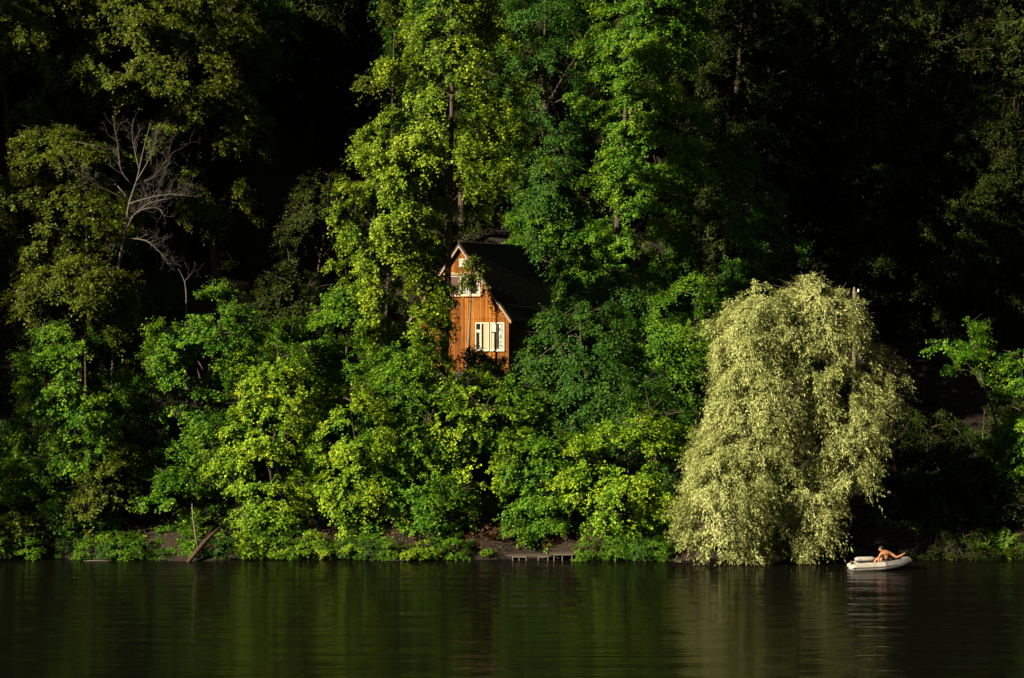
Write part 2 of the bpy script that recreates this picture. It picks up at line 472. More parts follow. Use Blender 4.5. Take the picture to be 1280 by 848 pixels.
def skeleton(rng, base, top, r0, p, o, sz, n_limb=12, bend=0.25, branches=True):
    """trunk, limbs to the crown and thin branches to every bough, as one mesh"""
    mb_v, mb_f, off = [], [], 0
    def put(P, rad, sides):
        nonlocal off
        v, f = tube_np(P, rad, sides)
        mb_v.append(v); mb_f.extend([tuple(a + off for a in q) for q in f]); off += len(v)
    base = np.array(base, float); top = np.array(top, float)
    t = np.linspace(0, 1, 14)[:, None]
    H = top[2] - base[2]
    trunk = base*(1-t) + top*t
    trunk[:, 0] += bend*np.sin(t[:, 0]*4 + rng.uniform(0, 6))*t[:, 0]*(1-t[:, 0])*2
    trunk[:, 1] += bend*np.sin(t[:, 0]*5 + rng.uniform(0, 6))*t[:, 0]*(1-t[:, 0])*2
    trunk[0, 2] -= 0.3
    rad = r0*(1 - 0.88*t[:, 0]); rad[0] *= 1.5; rad[1] *= 1.12
    put(trunk, rad, 9)
    pts = [trunk[3:]]
    if len(p):
        idx = rng.choice(len(p), size=min(n_limb, len(p)), replace=False)
        for i in idx:
            e = p[i]
            hd = np.linalg.norm((e - trunk[6])[:2])
            zt = min(max(e[2] - 0.75*hd - 0.3, base[2] + 0.12*H), top[2] - 0.15*H)
            k = int(np.argmin(abs(trunk[:, 2] - zt)))
            a = trunk[k]; u = np.linspace(0, 1, 7)[:, None]
            mid = a*0.5 + e*0.5 + np.array([0, 0, 0.12*hd]) + rng.normal(size=3)*0.12*hd
            c = a*(1-u)**2 + mid*2*u*(1-u) + e*u*u
            rl = max(0.02, rad[k]*0.55)
            put(c, rl*(1 - 0.82*u[:, 0]), 6)
            pts.append(c[2:])
        if branches:
            Q = np.concatenate(pts)
            for i in range(len(p)):
                e = p[i]
                cost = np.linalg.norm(Q - e, axis=1) + 0.9*np.maximum(Q[:, 2] - e[2] + 0.2, 0)
                a = Q[int(np.argmin(cost))]
                u = np.linspace(0, 1, 4)[:, None]
                mid = (a + e)/2 + np.array([0, 0, 0.1*np.linalg.norm(e-a)])
                if np.linalg.norm(e - a) > 1.9: continue
                tip = e + o[i]*sz[i]*0.5 - np.array([0, 0, 0.12])
                c = a*(1-u)**2 + mid*2*u*(1-u) + tip*u*u
                put(c, 0.028*(1 - 0.75*u[:, 0]) + 0.004, 4)
    v = np.concatenate(mb_v)
    fl = np.array(mb_f).reshape(-1)
    return mesh_np('trunk', v, fl, np.full(len(mb_f), 4), smooth=True)

NLEAF = 0
def tree(name, label, cat, rows, Y, leaf, style='maple', seed=1, density=1.0, depth=0.85, gap=-0.45, r0=0.16,
         base_px=None, baseY=None, bark='bark', n_limb=12, leaf_scale=1.0, per=1.0, group=None, bend=0.3, dmax=9.0):
    global NLEAF
    rng = np.random.RandomState(seed)
    sets = rows if isinstance(rows, dict) else {Y: rows}
    bY = baseY or Y
    P_, O_, S_ = [], [], []
    for k, (cy, rw) in enumerate(sets.items()):
        rw = sorted(rw, key=lambda q: -q[0])       # from the bottom up
        zs = np.array([py2z(q[0], cy) for q in rw]); xl = np.array([px2x(q[1], cy) for q in rw]); xr = np.array([px2x(q[2], cy) for q in rw])
        cx = (xl + xr)/2; rx = np.maximum((xr - xl)/2*(1.07 if cy < 131 and style != 'willow' and name != 'linden_tree' and name != 'sapling' else 1.0) - 0.25, 0.25)
        dep = min(depth, dmax/max(rx.max(), 0.1))
        p, o, sz = crown(rng, seed + k, zs, cx, rx, cy, dep, style, density, gap)
        P_.append(p); O_.append(o); S_.append(sz)
        if k == 0: cx0, top = float(cx[0]), np.array((cx[-1], cy, zs[-1] - 0.4))
    p, o, sz = np.concatenate(P_), np.concatenate(O_), np.concatenate(S_)
    bx = px2x(base_px, bY) if base_px is not None else cx0
    bz = gz(bx, bY)
    root = empty(name, (bx, bY, bz))
    tag(root, label, cat, group)
    q = foliage(rng, p, o, sz, style, leaf_scale, per)
    org = np.array((bx, bY, bz))
    q = q - org
    me = leaf_mesh('crown', q, rng, lambda c: np.maximum(ground(c[:, 0]+bx, c[:, 1]+bY) - 0.1, 0.0) + 0.05 - bz)
    NLEAF += len(me.polygons)
    link('crown', me, M[leaf], root)
    tm = skeleton(rng, (0, 0, 0), top - org, r0, p - org, o, sz, n_limb=n_limb, bend=bend)
    link('trunk', tm, M[bark], root)
    return root

# ---- trees and bushes along the bank and up the slope; rows: (height, left edge, right edge) of the outline at depth Y
tree('willow_tree', 'big pale silvery willow hanging over the water beside the inflatable boat', 'tree',
     {119.7: [(352, 990, 1030), (368, 915, 1060), (395, 890, 1085), (430, 880, 1104), (470, 868, 1112), (520, 858, 1110), (570, 850, 1096), (615, 848, 1074), (650, 866, 1045), (685, 905, 1000)],
      118.6: [(346, 1000, 1036), (368, 988, 1068), (405, 990, 1085), (450, 1000, 1080)],
      118.4: [(353, 922, 975), (380, 898, 1000), (425, 884, 1000), (480, 880, 990), (520, 885, 975)],
      118.0: [(455, 1030, 1090), (500, 1015, 1118), (560, 1020, 1112), (600, 1035, 1095)],
      117.7: [(545, 870, 950), (580, 842, 978), (625, 836, 985), (662, 850, 980), (690, 885, 972)],
      117.9: [(590, 985, 1050), (630, 980, 1068), (675, 985, 1045), (697, 992, 1022)],
      117.5: [(460, 925, 985), (510, 905, 1010), (560, 910, 1000)]},
     119.0, 'willow', 'willow', seed=14, density=0.85, depth=0.8, gap=-0.85, r0=0.26, base_px=985, baseY=121.2, n_limb=22, dmax=2.5)
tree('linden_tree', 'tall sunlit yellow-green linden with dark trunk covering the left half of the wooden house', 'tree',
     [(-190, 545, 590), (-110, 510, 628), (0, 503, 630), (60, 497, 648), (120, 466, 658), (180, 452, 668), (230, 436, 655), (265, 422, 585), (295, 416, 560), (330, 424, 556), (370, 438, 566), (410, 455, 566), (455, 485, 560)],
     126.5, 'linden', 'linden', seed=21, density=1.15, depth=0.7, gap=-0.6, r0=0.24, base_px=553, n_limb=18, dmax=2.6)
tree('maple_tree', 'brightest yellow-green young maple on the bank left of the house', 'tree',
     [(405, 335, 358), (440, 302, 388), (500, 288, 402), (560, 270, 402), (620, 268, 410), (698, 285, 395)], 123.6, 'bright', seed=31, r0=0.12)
tree('maple_tree', 'green maple with a lit pointed top standing above the leaning log', 'tree',
     [(358, 262, 300), (390, 195, 335), (440, 176, 340), (500, 176, 320), (580, 168, 310), (640, 175, 300)], 126.0, 'mid', seed=32, r0=0.13, base_px=240)
tree('maple_tree', 'dim green maple with layered boughs at far left of the bank', 'tree',
     [(400, 60, 118), (430, 42, 150), (480, 32, 165), (560, 30, 165), (620, 35, 172), (692, 40, 160)], 124.0, 'mid', seed=33, r0=0.13, gap=-0.2)
tree('maple_tree', 'slender green tree rising between the brightest maple and the tall linden', 'tree',
     [(328, 415, 450), (370, 388, 470), (430, 378, 495), (500, 385, 480), (580, 400, 470)], 128.5, 'mid', seed=34, r0=0.13)
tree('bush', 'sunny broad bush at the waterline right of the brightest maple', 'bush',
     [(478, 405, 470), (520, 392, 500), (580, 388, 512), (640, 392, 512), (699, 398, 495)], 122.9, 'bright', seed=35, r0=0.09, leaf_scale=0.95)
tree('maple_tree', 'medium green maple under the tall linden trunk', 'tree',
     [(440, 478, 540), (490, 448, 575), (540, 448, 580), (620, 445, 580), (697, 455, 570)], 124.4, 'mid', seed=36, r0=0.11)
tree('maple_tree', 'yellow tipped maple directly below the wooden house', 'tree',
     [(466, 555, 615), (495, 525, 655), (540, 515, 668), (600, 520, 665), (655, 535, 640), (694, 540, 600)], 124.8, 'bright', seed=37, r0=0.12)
tree('elm_tree', 'blue-green elm crowding the right wall of the wooden house', 'tree',
     [(375, 690, 760), (400, 662, 800), (440, 643, 830), (500, 635, 845), (560, 640, 850), (640, 640, 840)], 129.5, 'deep', 'elm', seed=38, r0=0.15, gap=-0.7, density=1.15)
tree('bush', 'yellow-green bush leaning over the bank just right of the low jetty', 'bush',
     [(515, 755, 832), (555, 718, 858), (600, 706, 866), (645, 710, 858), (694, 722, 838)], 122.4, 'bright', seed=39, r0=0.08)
tree('bush', 'medium green bush behind the low jetty', 'bush',
     [(540, 645, 725), (590, 620, 742), (640, 615, 742), (682, 628, 728)], 123.2, 'mid', seed=40, r0=0.08)
tree('elm_tree', 'dark green young elm squeezed against the left side of the willow', 'tree',
     [(470, 770, 840), (520, 770, 862), (580, 790, 868), (640, 800, 868), (685, 805, 860)], 123.8, 'deep', 'elm', seed=41, r0=0.1)
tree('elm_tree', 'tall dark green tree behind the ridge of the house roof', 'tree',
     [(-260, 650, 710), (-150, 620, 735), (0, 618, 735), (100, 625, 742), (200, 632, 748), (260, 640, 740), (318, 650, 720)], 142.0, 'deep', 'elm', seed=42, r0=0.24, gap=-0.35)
tree('maple_tree', 'tall green tree with sunlit left edge, upper right of the house', 'tree',
     [(-300, 790, 850), (-200, 745, 890), (0, 742, 888), (90, 728, 890), (180, 740, 890), (260, 745, 880), (330, 715, 870), (400, 690, 850), (430, 700, 820)], 138.5, 'mid', seed=43, r0=0.2, gap=-0.62)
tree('maple_tree', 'green maple spreading just behind the right end of the roof', 'tree',
     [(245, 660, 720), (275, 620, 785), (320, 645, 800), (370, 680, 800), (410, 690, 780)], 144.0, 'mid', seed=44, r0=0.15)
tree('linden_tree', 'rounded yellowish linden at the left edge beside the dead tree', 'tree',
     [(160, 30, 92), (190, 0, 150), (250, -25, 165), (320, -15, 178), (375, 5, 175), (410, 30, 165), (435, 60, 150)], 133.5, 'olive', 'linden', seed=45, r0=0.2, gap=-0.3)
tree('linden_tree', 'large dim linden above and behind the dead tree', 'tree',
     [(-90, 120, 300), (0, 70, 328), (80, 50, 336), (150, 95, 336), (220, 175, 336), (290, 225, 320)], 148.0, 'olive', 'linden', seed=46, r0=0.26, gap=-0.15)
tree('linden_tree', 'dim linden filling the upper left corner', 'tree',
     [(-90, -80, 60), (0, -80, 105), (80, -70, 115), (150, -50, 90)], 145.0, 'olive', 'linden', seed=47, r0=0.24, gap=-0.2)
tree('maple_tree', 'narrow hanging foliage left of the top of the tall linden', 'tree',
     [(-90, 460, 540), (0, 448, 515), (60, 448, 500), (108, 447, 475)], 141.0, 'olive', seed=48, r0=0.10, gap=0.0, base_px=480)
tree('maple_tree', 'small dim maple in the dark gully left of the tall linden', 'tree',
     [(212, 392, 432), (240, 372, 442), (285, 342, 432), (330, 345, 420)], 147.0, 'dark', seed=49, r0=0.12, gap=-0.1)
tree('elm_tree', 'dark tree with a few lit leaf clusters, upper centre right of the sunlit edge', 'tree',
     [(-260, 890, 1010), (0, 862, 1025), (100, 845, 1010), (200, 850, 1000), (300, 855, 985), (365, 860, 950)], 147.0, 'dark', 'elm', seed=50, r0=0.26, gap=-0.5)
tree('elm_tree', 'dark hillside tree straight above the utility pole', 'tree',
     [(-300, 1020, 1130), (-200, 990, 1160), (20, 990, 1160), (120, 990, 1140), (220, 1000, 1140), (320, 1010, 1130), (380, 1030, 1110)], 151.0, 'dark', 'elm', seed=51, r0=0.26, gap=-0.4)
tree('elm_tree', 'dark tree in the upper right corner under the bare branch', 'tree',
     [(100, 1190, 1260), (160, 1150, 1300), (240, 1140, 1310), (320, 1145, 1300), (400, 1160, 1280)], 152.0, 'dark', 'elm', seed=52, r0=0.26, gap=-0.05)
tree('elm_tree', 'dark-leaved tree between the utility pole and the right edge', 'tree',
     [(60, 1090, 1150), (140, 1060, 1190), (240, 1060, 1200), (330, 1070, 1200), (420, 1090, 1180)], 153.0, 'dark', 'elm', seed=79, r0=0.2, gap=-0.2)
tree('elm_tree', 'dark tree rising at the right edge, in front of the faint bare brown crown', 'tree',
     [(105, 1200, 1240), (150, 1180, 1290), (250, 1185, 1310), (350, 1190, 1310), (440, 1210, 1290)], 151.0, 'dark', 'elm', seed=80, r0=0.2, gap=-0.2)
tree('linden_tree', 'low yellowish linden hiding the foot of the bare dead tree', 'tree',
     [(322, 70, 130), (345, 20, 172), (378, 8, 182), (405, 50, 170), (425, 80, 150)], 129.0, 'olive', 'linden', seed=81, r0=0.1, gap=-0.35)
tree('elm_tree', 'dim green elm whose crown slopes down toward the willow top', 'tree',
     [(170, 885, 940), (240, 850, 980), (320, 838, 1000), (400, 845, 985), (445, 860, 950)], 139.0, 'deep', 'elm', seed=82, r0=0.18, gap=-0.3)
tree('maple_tree', 'thin green tree reaching out leafy boughs right of the willow', 'tree',
     [(396, 1195, 1230), (420, 1158, 1240), (450, 1148, 1238), (478, 1165, 1240)], 126.5, 'mid', seed=53, r0=0.08, gap=-0.15, base_px=1262)
tree('maple_tree', 'green tree cut by the right edge of the picture', 'tree',
     [(430, 1262, 1330), (480, 1236, 1350), (540, 1232, 1350), (590, 1245, 1340), (630, 1262, 1320)], 125.0, 'mid', seed=54, r0=0.13, gap=-0.6, density=1.2)
tree('bush', 'low dim bush touching the water in the lower left corner', 'bush',
     [(640, -20, 40), (660, -30, 70), (700, -30, 85)], 122.0, 'olive', seed=55, r0=0.05, gap=-0.4)
tree('bush', 'small bush at the waterline left of the leaning log', 'bush',
     [(590, 200, 245), (630, 175, 262), (670, 180, 250), (697, 185, 235)], 122.2, 'mid', seed=56, r0=0.06)
tree('bush', 'lime bush rooted beside the right end of the leaning log', 'bush',
     [(650, 290, 335), (675, 282, 350), (698, 285, 350)], 121.6, 'bright', seed=57, r0=0.05)
tree('bush', 'tiny bright bush alone in the dark right of the boat', 'bush',
     [(650, 1166, 1180), (668, 1160, 1190), (697, 1150, 1205)], 122.0, 'fern', seed=58, r0=0.04, gap=0.1, leaf_scale=0.9)
tree('bush', 'dark bush between the willow foot and the boat', 'bush',
     [(640, 1040, 1075), (665, 1025, 1085), (697, 1030, 1080)], 122.4, 'deep', seed=59, r0=0.05)
tree('bush', 'shaded bush filling the slope between the far left maple and the lit maple', 'bush',
     [(560, 110, 170), (600, 95, 190), (650, 90, 195), (697, 100, 190)], 122.6, 'olive', seed=60, r0=0.06)
tree('maple_tree', 'leafy maple half hidden behind the brightest maple and the green maple beside it', 'tree',
     [(400, 330, 400), (430, 300, 430), (500, 290, 450), (560, 300, 450)], 130.5, 'mid', seed=70, r0=0.12)
tree('maple_tree', 'green maple between the far left maple and the lit pointed maple', 'tree',
     [(470, 130, 180), (520, 110, 215), (580, 105, 225), (640, 110, 215)], 127.5, 'olive', seed=71, r0=0.12)
tree('maple_tree', 'dark leafy maple in the gap between the house wall and the sunny bank', 'tree',
     [(468, 610, 670), (500, 600, 705), (570, 605, 725), (640, 610, 710)], 126.8, 'mid', seed=72, r0=0.12, gap=-0.6)
tree('elm_tree', 'green elm standing left of the willow crown, behind the squeezed young elm', 'tree',
     [(345, 850, 900), (380, 800, 910), (430, 790, 900), (480, 800, 890), (540, 800, 880)], 129.0, 'mid', 'elm', seed=73, r0=0.15)
tree('elm_tree', 'dark green elm between the right end of the roof and the tall lit tree', 'tree',
     [(330, 770, 850), (370, 730, 870), (430, 720, 870), (480, 740, 860)], 133.0, 'deep', 'elm', seed=74, r0=0.15)
tree('maple_tree', 'dim green maple in the gully left of the house', 'tree',
     [(345, 330, 400), (380, 310, 430), (430, 300, 430), (480, 310, 420)], 134.0, 'dark', seed=75, r0=0.14)
tree('maple_tree', 'green maple whose top hides the foot of the wooden house', 'tree',
     [(455, 575, 630), (475, 560, 650), (510, 555, 660), (560, 560, 660)], 129.5, 'mid', seed=76, r0=0.1, gap=-0.6)
tree('elm_tree', 'dark elm closing in on the right end of the black roof', 'tree',
     [(305, 715, 760), (335, 695, 785), (380, 682, 790), (430, 668, 785), (470, 665, 775)], 134.5, 'deep', 'elm', seed=77, r0=0.12, gap=-0.5)
tree('bush', 'broad green bush between the sunny bush and the yellow tipped maple, over the water', 'bush',
     [(600, 500, 570), (640, 485, 590), (697, 490, 585)], 122.3, 'mid', seed=78, r0=0.06, gap=-0.7)
tree('sapling', 'small sapling with a pale straight stem in front of the house windows', 'sapling',
     [(322, 586, 596), (340, 583, 596), (358, 582, 590)], 134.5, 'olive', 'linden', seed=61, r0=0.12, bark='palebark', base_px=582, gap=-0.2, density=0.35, bend=0.05, leaf_scale=0.9)
tree('sapling', 'dark leaning sapling crossing the lower house window', 'sapling',
     [(436, 566, 600), (450, 570, 628), (466, 580, 625)], 131.8, 'dark', 'elm', seed=62, r0=0.06, base_px=606, gap=-0.3, density=0.8)

# ------------------------------------------------------------------ wooded slope behind and beside: copies of four trees
def proto_tree(seed, leaf, h, rw, style):
    rng = np.random.RandomState(seed)
    root = empty('woodland_tree', (0, 0, 0))
    zs = np.array([0.12, 0.3, 0.5, 0.75, 0.93, 1.0])*h; rx = np.array([0.55, 0.9, 1.0, 0.85, 0.45, 0.15])*rw
    p, o, sz = crown(rng, seed, zs, rng.uniform(-.4, .4, 6), rx, 0.0, 1.0, style, 0.75, -0.25)
    sz = sz*1.15
    q = foliage(rng, p, o, sz, style, 1.25, 0.7)
    link('crown', leaf_mesh('crown', q, rng), M[leaf], root)
    link('trunk', skeleton(rng, (0, 0, 0), (0, 0, h*0.95), 0.26, p, o, sz), M['bark'], root)
    return root
def copy_thing(r):
    c = r.copy(); COL.objects.link(c)
    for ch in r.children:
        k = ch.copy(); COL.objects.link(k); k.parent = c
    return c
rnd = random.Random(5)
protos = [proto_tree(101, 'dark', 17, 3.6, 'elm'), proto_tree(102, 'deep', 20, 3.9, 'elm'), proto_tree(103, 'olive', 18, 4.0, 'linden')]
used = set()
def place(k, x, y, sc_, label, group, rz=None):
    r = protos[k]
    if k in used: r = copy_thing(r)
    used.add(k)
    r.location = (x, y, gz(x, y) - 0.1); r.rotation_euler = (0, 0, rnd.uniform(0, 6.28) if rz is None else rz); r.scale = (sc_, sc_, sc_)
    tag(r, label, 'tree', group)
    return r
WL = 'dark tree of the dense shaded wood covering the slope behind the house'
for y in (152, 159, 166, 174, 183):
    n = int((2*(y*0.225 + 5) + 16)/6.2)
    for j in range(n):
        x = -(y*0.225 + 5) + 6.2*j + rnd.uniform(-1.6, 1.6)
        if -17 < x < -7 and y < 170: continue
        place(0 if x > 3 else rnd.choice((0, 0, 1, 2)), x, y + rnd.uniform(-2, 2), rnd.uniform(0.8, 1.15), WL, 'trees of the wood on the slope')  # right side always takes the leaves coloured for shade
for (x, y, sc_) in ((24, 166, 1.2), (28.5, 169, 1.25), (33, 172, 1.2), (37, 168, 1.2), (20, 172, 1.2), (-17, 177, 1.1), (-13, 179, 1.1), (-9, 178, 1.1)):
    place(0, x, y, sc_, WL, 'trees of the wood on the slope')
HL = 'unseen shade tree added on the headland left of the bank'
for (x, y, sc_) in ((-51, 108, 1.0), (-40, 140, 1.1), (-45, 128, 1.1), (-50, 121, 1.35), (-48, 136, 1.5), (-34.5, 147, 1.3), (-41, 149, 1.6), (-57, 128, 1.6), (-66, 118, 1.5), (-46, 112, 0.7)):  # added out of view to shade the left side
    place(rnd.choice((0, 1, 2)), x, y, sc_, HL, 'added shade trees on the left headland')
# low bushes: copies of two
def proto_bush(seed, leaf, style):
    rng = np.random.RandomState(seed)
    root = empty('bush', (0, 0, 0))
    zs = np.array([0.05, 0.3, 0.9, 1.5, 2.0, 2.3]); rx = np.array([1.0, 1.3, 1.5, 1.25, 0.8, 0.3])
    p, o, sz = crown(rng, seed, zs, rng.uniform(-.2, .2, 6), rx, 0.0, 1.0, style, 0.85, -0.35)
    sz = sz*0.75
    q = foliage(rng, p, o, sz, style, 0.95, 0.7)
    link('crown', leaf_mesh('crown', q, rng, lambda c: 0.0*c[:, 0] - 0.5), M[leaf], root)
    link('trunk', skeleton(rng, (0, 0, 0), (0, 0, 2.1), 0.05, p, o, sz, n_limb=8), M['bark'], root)
    return root
bushes = [proto_bush(201, 'mid', 'maple'), proto_bush(202, 'deep', 'elm'), proto_bush(203, 'dark', 'elm'), proto_bush(204, 'bright', 'maple')]
bused = set()
def place_bush(k, x, y, sc_, label, group):
    r = bushes[k]
    if k in bused: r = copy_thing(r)
    bused.add(k)
    r.location = (x, y, gz(x, y) - 0.05); r.rotation_euler = (0, 0, rnd.uniform(0, 6.28)); r.scale = (sc_, sc_, sc_*rnd.uniform(0.8, 1.1))
    tag(r, label, 'bush', group)
for px_ in (8, 40, 70, 105, 128, 150, 172, 190, 205, 285, 300, 316, 330, 345, 356, 368, 385, 396, 408, 419, 430, 452, 470, 490, 510, 520, 532, 545, 558, 572, 640, 660, 735, 752, 772, 795, 800, 815, 828, 1000, 1045, 1150, 1172, 1190, 1205, 1220, 1265):
    x = px2x(px_ + rnd.uniform(-6, 6), 121.0); y = float(shore(x)) + rnd.uniform(-0.05, 0.3) + (0.7 if 620 < px_ < 720 else 0)
    k = rnd.choice((0, 0, 1)) if px_ < 290 else (3 if px_ < 560 and rnd.random() < .65 else rnd.choice((0, 0, 1)))
    if px_ > 900: k = 2
    place_bush(k, x, y, rnd.uniform(0.38, 0.62), 'low leafy bush in the row overhanging the waterline', 'low bushes along the waterline')
for px_, Y_ in ((1120, 123.5), (1150, 125), (1180, 123), (1210, 125.5), (1240, 123.5), (1275, 125), (1130, 128), (1165, 129), (1200, 128), (1235, 129), (1270, 128.5), (1150, 132), (1190, 133), (1230, 132), (1280, 133), (15, 124), (50, 126.5), (85, 123.5), (25, 128.5), (470, 129), (500, 131), (520, 133.5), (450, 134), (430, 131), (410, 136)):
    x = px2x(px_, Y_)
    place_bush(2 if px_ > 1000 else rnd.choice((0, 1)), x, Y_, rnd.uniform(0.9, 1.3), 'shaded bush of the understorey on the slope', 'understorey bushes on the slope')
for y0 in (126, 130, 134, 138.5, 143, 148):
    hw = y0*0.2135 + 1.5
    x = -hw + rnd.uniform(0, 2)
    while x < hw:
        y = y0 + rnd.uniform(-1.8, 1.8)
        if not (-7.5 < x < 4.5 and 131.5 < y < 147):
            place_bush(rnd.choice((1, 2, 2, 2)), x, y, rnd.uniform(0.8, 1.35), 'shaded bush of the understorey on the slope', 'understorey bushes on the slope')
        x += rnd.uniform(2.6, 4.2)

# ------------------------------------------------------------------ house
hr = empty('wooden_house', (HOUSE[0], HOUSE[1], BASE_Z), -HTH)
tag(hr, 'small orange wooden house with steep black roof half hidden among trees on the slope', 'house')
W2, EH, RH, LEN = 3.3, 3.15, 7.15, 7.0
b = MB(); b.prism([(-W2, 0), (W2, 0), (W2, EH), (0, RH - 0.08), (-W2, EH)], 0.0, 0.14); b.build('front_wall', M['boards'], hr)
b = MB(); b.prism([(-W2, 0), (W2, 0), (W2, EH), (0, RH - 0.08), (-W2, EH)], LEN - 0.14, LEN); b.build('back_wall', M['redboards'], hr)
for sx in (-1, 1):
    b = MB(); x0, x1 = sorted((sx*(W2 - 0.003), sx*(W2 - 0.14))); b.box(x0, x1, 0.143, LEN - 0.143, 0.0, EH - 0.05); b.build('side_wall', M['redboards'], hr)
    b = MB(); x0, x1 = sorted((sx*(W2 + 0.02), sx*(W2 - 0.10))); b.box(x0, x1, -0.025, -0.003, 0.0, EH - 0.1); b.build('corner_board', M['boards'], hr)
b = MB(); b.box(-W2 + .06, W2 - .06, 0.06, LEN - .06, -1.6, -0.003); b.build('plinth', M['stone'], hr)
sl = math.atan2(RH - EH, W2)
for sx in (-1, 1):
    ln = (W2 + 0.32)/math.cos(sl)
    dx, dz = math.cos(sl), -math.sin(sl); nx_, nz_ = math.sin(sl), math.cos(sl)
    t = 0.13
    poly = [(0, RH + 0.02), (dx*ln, RH + 0.02 + dz*ln), (dx*ln + nx_*t, RH + 0.02 + dz*ln + nz_*t), (0, RH + 0.02 + t/nz_)]
    poly = [(sx*x, z) for x, z in poly]
    b = MB(); b.prism(poly, -0.22, LEN + 0.25); rf = b.build('roof', M['roof'], hr)
    poly2 = [(sx*0.0, RH - 0.10), (sx*dx*ln, RH - 0.07 + dz*ln), (sx*(dx*ln + nx_*0.05), RH + dz*ln + 0.06), (sx*0.0, RH + 0.05)]
    b = MB(); b.prism(poly2, -0.255, -0.224); b.build('bargeboard', M['trim2'], rf)
b = MB(); b.tube([(0, -0.22, RH + 0.21), (0, LEN + 0.25, RH + 0.21)], [0.05, 0.05], 6); b.build('ridge_cap', M['planks'], hr)
b = MB(); b.box(-W2 + .02, W2 - .02, -0.03, -0.004, EH - 0.16, EH - 0.10); b.build('belt_board', M['boards'], hr)

def win(x0, x1, z0, z1, cols, panes, name='window', fr=0.075):
    """white frame with mullions, panes behind: list of (x0,x1,z0,z1 fractions, material)"""
    f = MB()
    yf = -0.055
    f.box(x0, x1, yf, -0.003, z0, z0 + fr); f.box(x0, x1, yf, -0.003, z1 - fr, z1)
    f.box(x0, x0 + fr, yf, -0.003, z0 + fr, z1 - fr); f.box(x1 - fr, x1, yf, -0.003, z0 + fr, z1 - fr)
    for c in cols:
        xc = x0 + (x1 - x0)*c; f.box(xc - fr*.55, xc + fr*.55, yf, -0.003, z0 + fr, z1 - fr)
    fo = f.build(name, M['white'], hr, bevel=0.008)
    for k, (a, bb, c, d, mt) in enumerate(panes):
        p = MB(); X0 = x0 + (x1-x0)*a; X1 = x0 + (x1-x0)*bb; Z0 = z0 + (z1-z0)*c; Z1 = z0 + (z1-z0)*d
        p.box(X0, X1, -0.012 - 0.004*k, -0.002, Z0, Z1)
        nm = {'glass': 'pane', 'curtain': 'curtain', 'lace': 'curtain', 'white': 'transom', 'maroon': 'panel'}[mt]
        p.build(nm, M[mt], fo)
    return fo
def sill(x0, x1, z, m='white'):
    s_ = MB(); s_.box(x0 - .05, x1 + .05, -0.12, -0.003, z - 0.06, z - 0.003); s_.build('window_sill', M[m], hr, bevel=0.008)
for mx in (1,):
    a0, a1 = sorted((mx*1.02, mx*1.99)); c0, c1 = sorted((mx*2.07, mx*3.05))
    win(a0, a1, 1.2, 2.78, (0.42,), ((0.05, 0.95, 0.04, 0.96, 'glass'), (0.58, 0.95, 0.05, 0.95, 'curtain'), (0.28, 0.40, 0.05, 0.62, 'curtain'), (0.07, 0.40, 0.64, 0.74, 'white')))
    win(c0, c1, 1.2, 2.78, (0.45,), ((0.05, 0.95, 0.04, 0.96, 'glass'), (0.60, 0.95, 0.05, 0.95, 'lace'), (0.07, 0.26, 0.05, 0.62, 'curtain'), (0.07, 0.43, 0.66, 0.94, 'white')))
    sill(min(a0, c0), max(a1, c1), 1.2)
# upper storey: a wide window with maroon panel, patterned curtain and a white casement
win(-0.05, 0.62, 4.3, 5.45, (), ((0.08, 0.92, 0.05, 0.95, 'glass'), (0.3, 0.9, 0.06, 0.94, 'lace')))
win(0.66, 1.38, 4.3, 5.45, (), ((0.08, 0.92, 0.05, 0.95, 'glass'), (0.60, 0.92, 0.06, 0.7, 'lace'), (0.1, 0.9, 0.74, 0.95, 'white')), fr=0.11)
win(-0.75, -0.09, 4.3, 5.45, (), ((0.02, 0.98, 0.02, 0.98, 'maroon'),), fr=0.05)
sill(-1.4, 1.4, 4.3, 'trim')
b = MB(); b.box(-1.5, 1.42, -0.14, -0.003, 5.5, 5.66); b.build('window_header', M['trim'], hr, bevel=0.01)
b = MB(); b.box(1.42, 1.54, -0.08, -0.003, 4.31, 5.49); b.build('window_trim', M['trim'], hr, bevel=0.01)
win(-0.12, 0.38, 5.95, 6.42, (0.5,), ((0.04, 0.96, 0.04, 0.96, 'white'),), fr=0.06)

# ------------------------------------------------------------------ utility pole and its wire
PY = 126.5
pxx = px2x(1068, PY); pz = gz(pxx, PY); ptop = py2z(359, PY)
po = empty('utility_pole', (pxx, PY, pz))
tag(po, 'weathered wooden utility pole with white insulators rising behind the willow', 'pole')
b = MB(); b.tube([(0, 0, -0.6), (0.0, 0, (ptop-pz)*.6), (0, 0, ptop - pz - 0.25), (-0.01, 0, ptop - pz)], [0.14, 0.115, 0.095, 0.035], 10); b.build('shaft', M['pole'], po, smooth=True)
ins_top = None
for (sx, dz) in ((1, 0.24), (-1, 0.78), (1, 0.98), (-1, 1.48)):
    z = ptop - pz - dz
    b = MB(); b.tube([(sx*0.10, -0.02, z - .05), (sx*0.20, -0.03, z - .06), (sx*0.21, -0.03, z)], [0.012]*3, 5); br = b.build('bracket', M['wire'], po)
    b = MB(); b.tube([(sx*0.21, -0.03, z - .02), (sx*0.21, -0.03, z + .02), (sx*0.21, -0.03, z + .07), (sx*0.21, -0.03, z + .11), (sx*0.21, -0.03, z + .13)], [0.055, 0.06, 0.04, 0.05, 0.02], 8); b.build('insulator', M['ceramic'], br, smooth=True)
hc = Matrix.Translation(Vector((HOUSE[0], HOUSE[1], BASE_Z))) @ Matrix.Rotation(-HTH, 4, 'Z')
